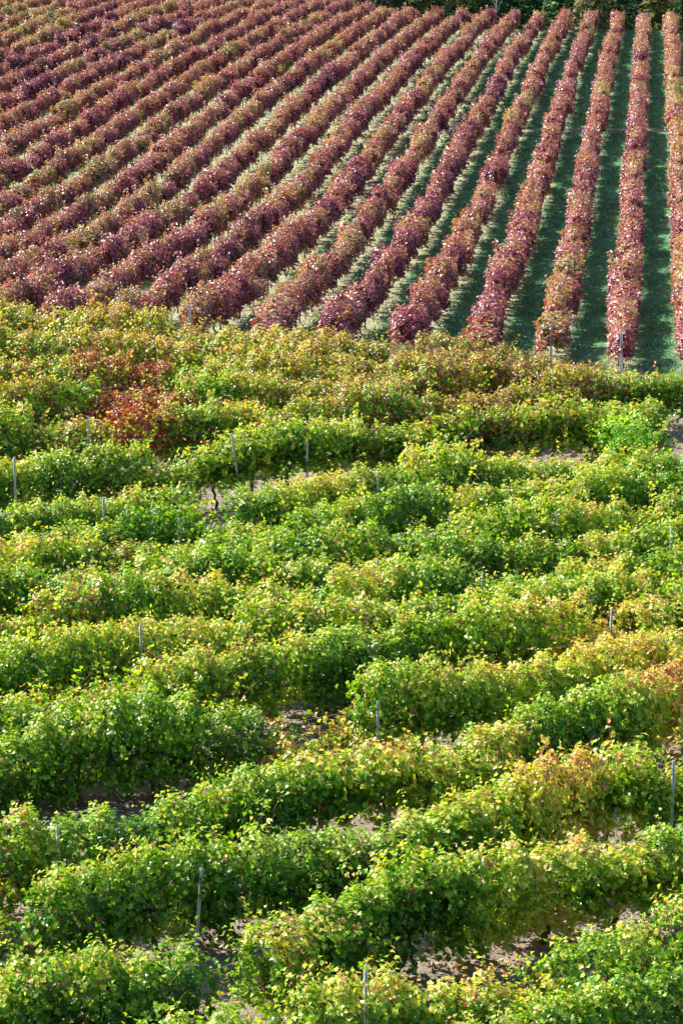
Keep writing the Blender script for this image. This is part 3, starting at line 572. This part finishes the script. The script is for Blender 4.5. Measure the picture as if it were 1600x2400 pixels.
# ---------------------------------------------------------------- grass, fallen leaves, clods
rr = np.random.default_rng(31)
def tufts(n, xf, y0, y1, hgt, blades, seed):
    r = np.random.default_rng(seed)
    Y = y0 + (y1 - y0) * r.random(n); X = xf(Y, r)
    return X, Y
k = 60000
Y = 96 + (284 - 96) * rr.random(k) ** 1.25
XL = np.maximum(LEFT[0] * Y - 2, -60); X = XL + (RIGHT[0] * Y + 3 - XL) * rr.random(k) ** .6
al = 1 - 2 * np.abs(((X / S + I0 + 100) % 1) - .5)
keep = (al + rr.normal(0, .25, k) > .22) & (np.abs(Y - 184) > 1.0); X = X[keep]; Y = Y[keep]; k = len(X)
Zt = zg(X, Y); B_ = 3
ang = rr.uniform(0, 2 * math.pi, (k, B_)); hh = rr.uniform(.05, .13, (k, B_)) * (1 + Y[:, None] / 400); wd = .02 * (1 + Y[:, None] / 90)
base = np.stack([X, Y, Zt], 1)[:, None] + np.concatenate([rr.normal(0, .06, (k, B_, 2)), np.zeros((k, B_, 1))], 2)
dx = np.stack([np.cos(ang), np.sin(ang), np.zeros_like(ang)], -1); tip = base + np.stack([rr.normal(0, .05, (k, B_)), rr.normal(0, .05, (k, B_)), hh], -1)
V = np.stack([base - dx * wd[..., None] * .5, base + dx * wd[..., None] * .5, tip], 2).reshape(-1, 3, 3)
gb = MB(); lv = np.repeat(rr.random(k), B_); gb.add_many(V, [[0, 1, 2]], np.stack([lv, lv], 1))
tag(link('grass', gb.mesh('grass', [M_GRASS])), 'short mown grass tufts in the alleys between the red rows', 'grass', kind='stuff')
fr = MB(); k = 9000; Y = 96 + 130 * rr.random(k) ** 1.4; n_ = rr.integers(-1, 14, k); X = -(n_ + I0) * S + rr.normal(0, .55, k)
C = np.stack([X, Y, zg(X, Y) + .05], 1); N = np.stack([rr.normal(0, .5, k), rr.normal(0, .5, k), np.ones(k)], 1); leaves(fr, C, N, rr.uniform(.08, .15, k), np.stack([rr.random(k), rr.random(k)], 1), 'plain', 0, rr)
fr_o = link('fallen_leaves', fr.mesh('fallen_red_leaves', [M_RED])); fr_o.color = (.40, .0, .35, 1); tag(fr_o, 'fallen red and brown leaves lying in the grass below the red rows', 'leaves', kind='stuff')
fb = MB(); k = 16000; Y = rr.uniform(36, 92, k); X = rr.uniform(-1, 1, k); cx = (LEFT[0] + RIGHT[0]) / 2 * Y; hw = (RIGHT[0] - LEFT[0]) / 2 * Y + 2; X = cx + X * hw
C = np.stack([X, Y, zg(X, Y) + .035], 1); N = np.stack([rr.normal(0, .4, k), rr.normal(0, .4, k), np.ones(k)], 1)
leaves(fb, C, N, rr.uniform(.05, .11, k), np.stack([rr.random(k), rr.random(k)], 1), 'plain', 0, rr)
tag(link('fallen_leaves', fb.mesh('fallen_leaves', [M_DRY])), 'brown fallen vine leaves scattered on the near soil', 'leaves', kind='stuff')
m = NT('clod'); c = m.ramp(m.attr('lv'), [(0, (.20, .14, .10)), (.6, (.38, .29, .22)), (1, (.46, .42, .38))]); M_CLOD = m.done(m.bsdf(c, .95, .1))
k = 9000; Y = rr.uniform(36, 92, k); X = rr.uniform(-1, 1, k); cx = (LEFT[0] + RIGHT[0]) / 2 * Y; hw = (RIGHT[0] - LEFT[0]) / 2 * Y + 2; X = cx + X * hw
oct_ = np.array([[1, 0, 0], [0, 1, 0], [-1, 0, 0], [0, -1, 0], [0, 0, .8], [0, 0, -.5]], float)
V = np.stack([X, Y, zg(X, Y) + .03], 1)[:, None] + oct_[None] * (rr.uniform(.015, .06, (k, 1, 1)) * rr.uniform(.6, 1.4, (k, 6, 1)))
cb = MB(); cb.add_many(V, [[0, 1, 4], [1, 2, 4], [2, 3, 4], [3, 0, 4], [1, 0, 5], [2, 1, 5], [3, 2, 5], [0, 3, 5]], np.stack([rr.random(k)] * 2, 1))
tag(link('gravel', cb.mesh('gravel', [M_CLOD])), 'small stones and clods of dry earth on the near soil', 'gravel', kind='stuff')

# ---------------------------------------------------------------- trees beyond the brow
def conifer_mesh(seed, h, rad, full=1.0, leafy=False):
    r = np.random.default_rng(seed); mb = MB(); C = []; N = []; A = []
    nb = 120
    for i in range(nb):
        z = h * (.06 + .92 * (i / nb) ** 1.0); an = i * 2.4 + r.normal(0, .3)
        R = rad * ((1 - z / h) ** (.75 if not leafy else .45) * r.uniform(.7, 1.1) + .05)
        k = int(22 + R * 26); t = r.uniform(.1, 1, k); lat = r.normal(0, .13, k) * (R * (1 - t) + .35)
        x = R * t; zz = z + (x * (.25 if not leafy else .5) - .16 * x * x) + r.normal(0, .05 if not leafy else .16, k)
        C.append(np.stack([math.cos(an) * x - math.sin(an) * lat, math.sin(an) * x + math.cos(an) * lat, zz], 1))
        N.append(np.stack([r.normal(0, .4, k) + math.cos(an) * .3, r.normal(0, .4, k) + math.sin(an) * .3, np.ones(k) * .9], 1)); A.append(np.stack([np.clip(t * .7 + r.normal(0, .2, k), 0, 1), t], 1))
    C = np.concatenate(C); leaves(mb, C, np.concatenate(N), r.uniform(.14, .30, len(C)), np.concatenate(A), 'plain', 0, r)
    return mb.mesh('crown', [M_NEEDLE])
CON = [(conifer_mesh(500, 6.5, 1.7), 6.5), (conifer_mesh(501, 7.5, 2.0), 7.5), (conifer_mesh(502, 7.0, 2.3, leafy=True), 7.0), (conifer_mesh(503, 10.5, 3.0), 10.5)]
tb = MB(); tb.tube([(0, 0, -.5), (.05, 0, 3), (0, .05, 7)], [.16, .11, .04], 7); CTR = tb.mesh('conifer_trunk', [M_BARK])
m = NT('pale_bark'); M_PALE = m.done(m.bsdf((.5, .48, .45), .8, .2))
FRONT = [  # photo x, depth, mesh, scale, colour, label
 (700, 322, 0, .8, (.05, .10, .03), 'dark green young conifer leftmost behind the red crest'),
 (790, 318, 1, .9, (.05, .12, .035), 'mid green conifer left of the silvery tree'),
 (845, 312, 1, .8, (.07, .14, .04), 'fresh green conifer close beside the silvery tree'),
 (885, 311, 2, .7, (.20, .25, .21), 'silvery grey green tree between dark conifers'),
 (932, 312, 0, .8, (.05, .11, .04), 'dark conifer just right of the silvery tree'),
 (985, 309, 1, .95, (.08, .15, .03), 'bright green spreading conifer right of a pink gap'),
 (1030, 312, 1, .9, (.045, .095, .035), 'dull green conifer between two brighter ones'),
 (1085, 309, 2, .9, (.09, .17, .04), 'lighter green leafy tree with rounded sides'),
 (1130, 311, 1, .9, (.07, .14, .04), 'bluish dark conifer beside a pale bare trunk'),
 (1200, 310, 0, 1.0, (.04, .10, .035), 'narrow dark conifer right of the pale bare trunk'),
 (1255, 310, 1, .95, (.045, .10, .03), 'dense conifer with layered dark boughs'),
 (1315, 306, 1, 1.0, (.05, .11, .035), 'large conifer hanging low over the crest left of pink vines'),
 (1390, 303, 2, .85, (.14, .22, .04), 'bright yellow green bushy tree between two red rows'),
 (1450, 306, 1, .9, (.045, .095, .035), 'dark green conifer left of the brightest one'),
 (1535, 297, 0, .95, (.13, .21, .03), 'brightest lime green conifer above the dark grass alley'),
 (1610, 304, 1, .9, (.06, .12, .04), 'green conifer at the top right corner')]
for x, Y, mi, sc_, colr, lab in FRONT:
    r = ray(x, 30); r = r / r[1]; X = r[0] * Y; z = float(zg(X, Y))
    e = empty('conifer_tree', (X, Y, z)); e.rotation_euler = (0, 0, random.uniform(0, 6)); e.scale = (sc_ * 1.5, sc_ * 1.5, sc_ * 1.75 * random.uniform(.95, 1.1))
    tag(e, lab, 'tree', 'young conifers beyond the crest')
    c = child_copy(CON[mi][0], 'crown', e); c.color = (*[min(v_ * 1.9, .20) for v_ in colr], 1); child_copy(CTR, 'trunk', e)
for i, x in enumerate(range(560, 1700, 62)):
    Y = 336 + 9 * math.sin(i * 1.9); r = ray(x, 30); r = r / r[1]; X = r[0] * Y; z = float(zg(X, Y))
    if 1330 < x < 1380 or 900 < x < 940: continue
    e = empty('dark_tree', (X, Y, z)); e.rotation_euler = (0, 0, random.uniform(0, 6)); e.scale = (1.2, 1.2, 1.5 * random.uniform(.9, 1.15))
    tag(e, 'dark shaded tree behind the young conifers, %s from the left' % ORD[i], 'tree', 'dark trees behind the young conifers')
    c = child_copy(CON[3][0], 'crown', e); c.color = (.03, .08, .055, 1); child_copy(CTR, 'trunk', e)  # crown colour set dark and bluish, the forest shade painted in
for x, Y, lab in ((1157, 308, 'pale bare trunk standing among the conifers'),):
    r = ray(x, 30); r = r / r[1]; X = r[0] * Y; tb = MB(); tb.tube([(0, 0, -.4), (.1, 0, 3), (.3, 0, 6), (.2, 0, 8)], [.14, .11, .07, .03], 7)
    for q_ in ((.1, 0, 3.6, .9, .3, 5.6), (.2, 0, 4.6, -.8, .2, 6.4), (.28, 0, 5.6, .9, -.3, 7.2)): tb.tube([q_[:3], q_[3:]], [.05, .015], 5)
    tag(link('bare_tree', tb.mesh('bare_tree', [M_PALE]), None, (X, Y, float(zg(X, Y)))), lab, 'tree')
# faded pink vines on the hillside far behind, seen through gaps between the trees
pb_ = MB(); r = np.random.default_rng(71); k = 26000
rowi = r.integers(0, 22, k); Y = 385 + rowi * 3.2 + r.normal(0, .35, k); X = r.uniform(-75, 45, k); C = np.stack([X, Y, zg(X, Y) + r.uniform(.4, 1.7, k)], 1)
leaves(pb_, C, np.stack([r.normal(0, .5, k), r.normal(0, .5, k), np.ones(k)], 1), r.uniform(.3, .5, k), np.stack([r.beta(2, 2, k), r.random(k)], 1), 'plain', 0, r)
fo = link('foliage', pb_.mesh('far_vines', [M_RED])); fo.color = (.42, .05, 0, 1)
tag(fo, 'pinkish vine foliage on the hillside far behind the conifers', 'vine foliage', kind='stuff')
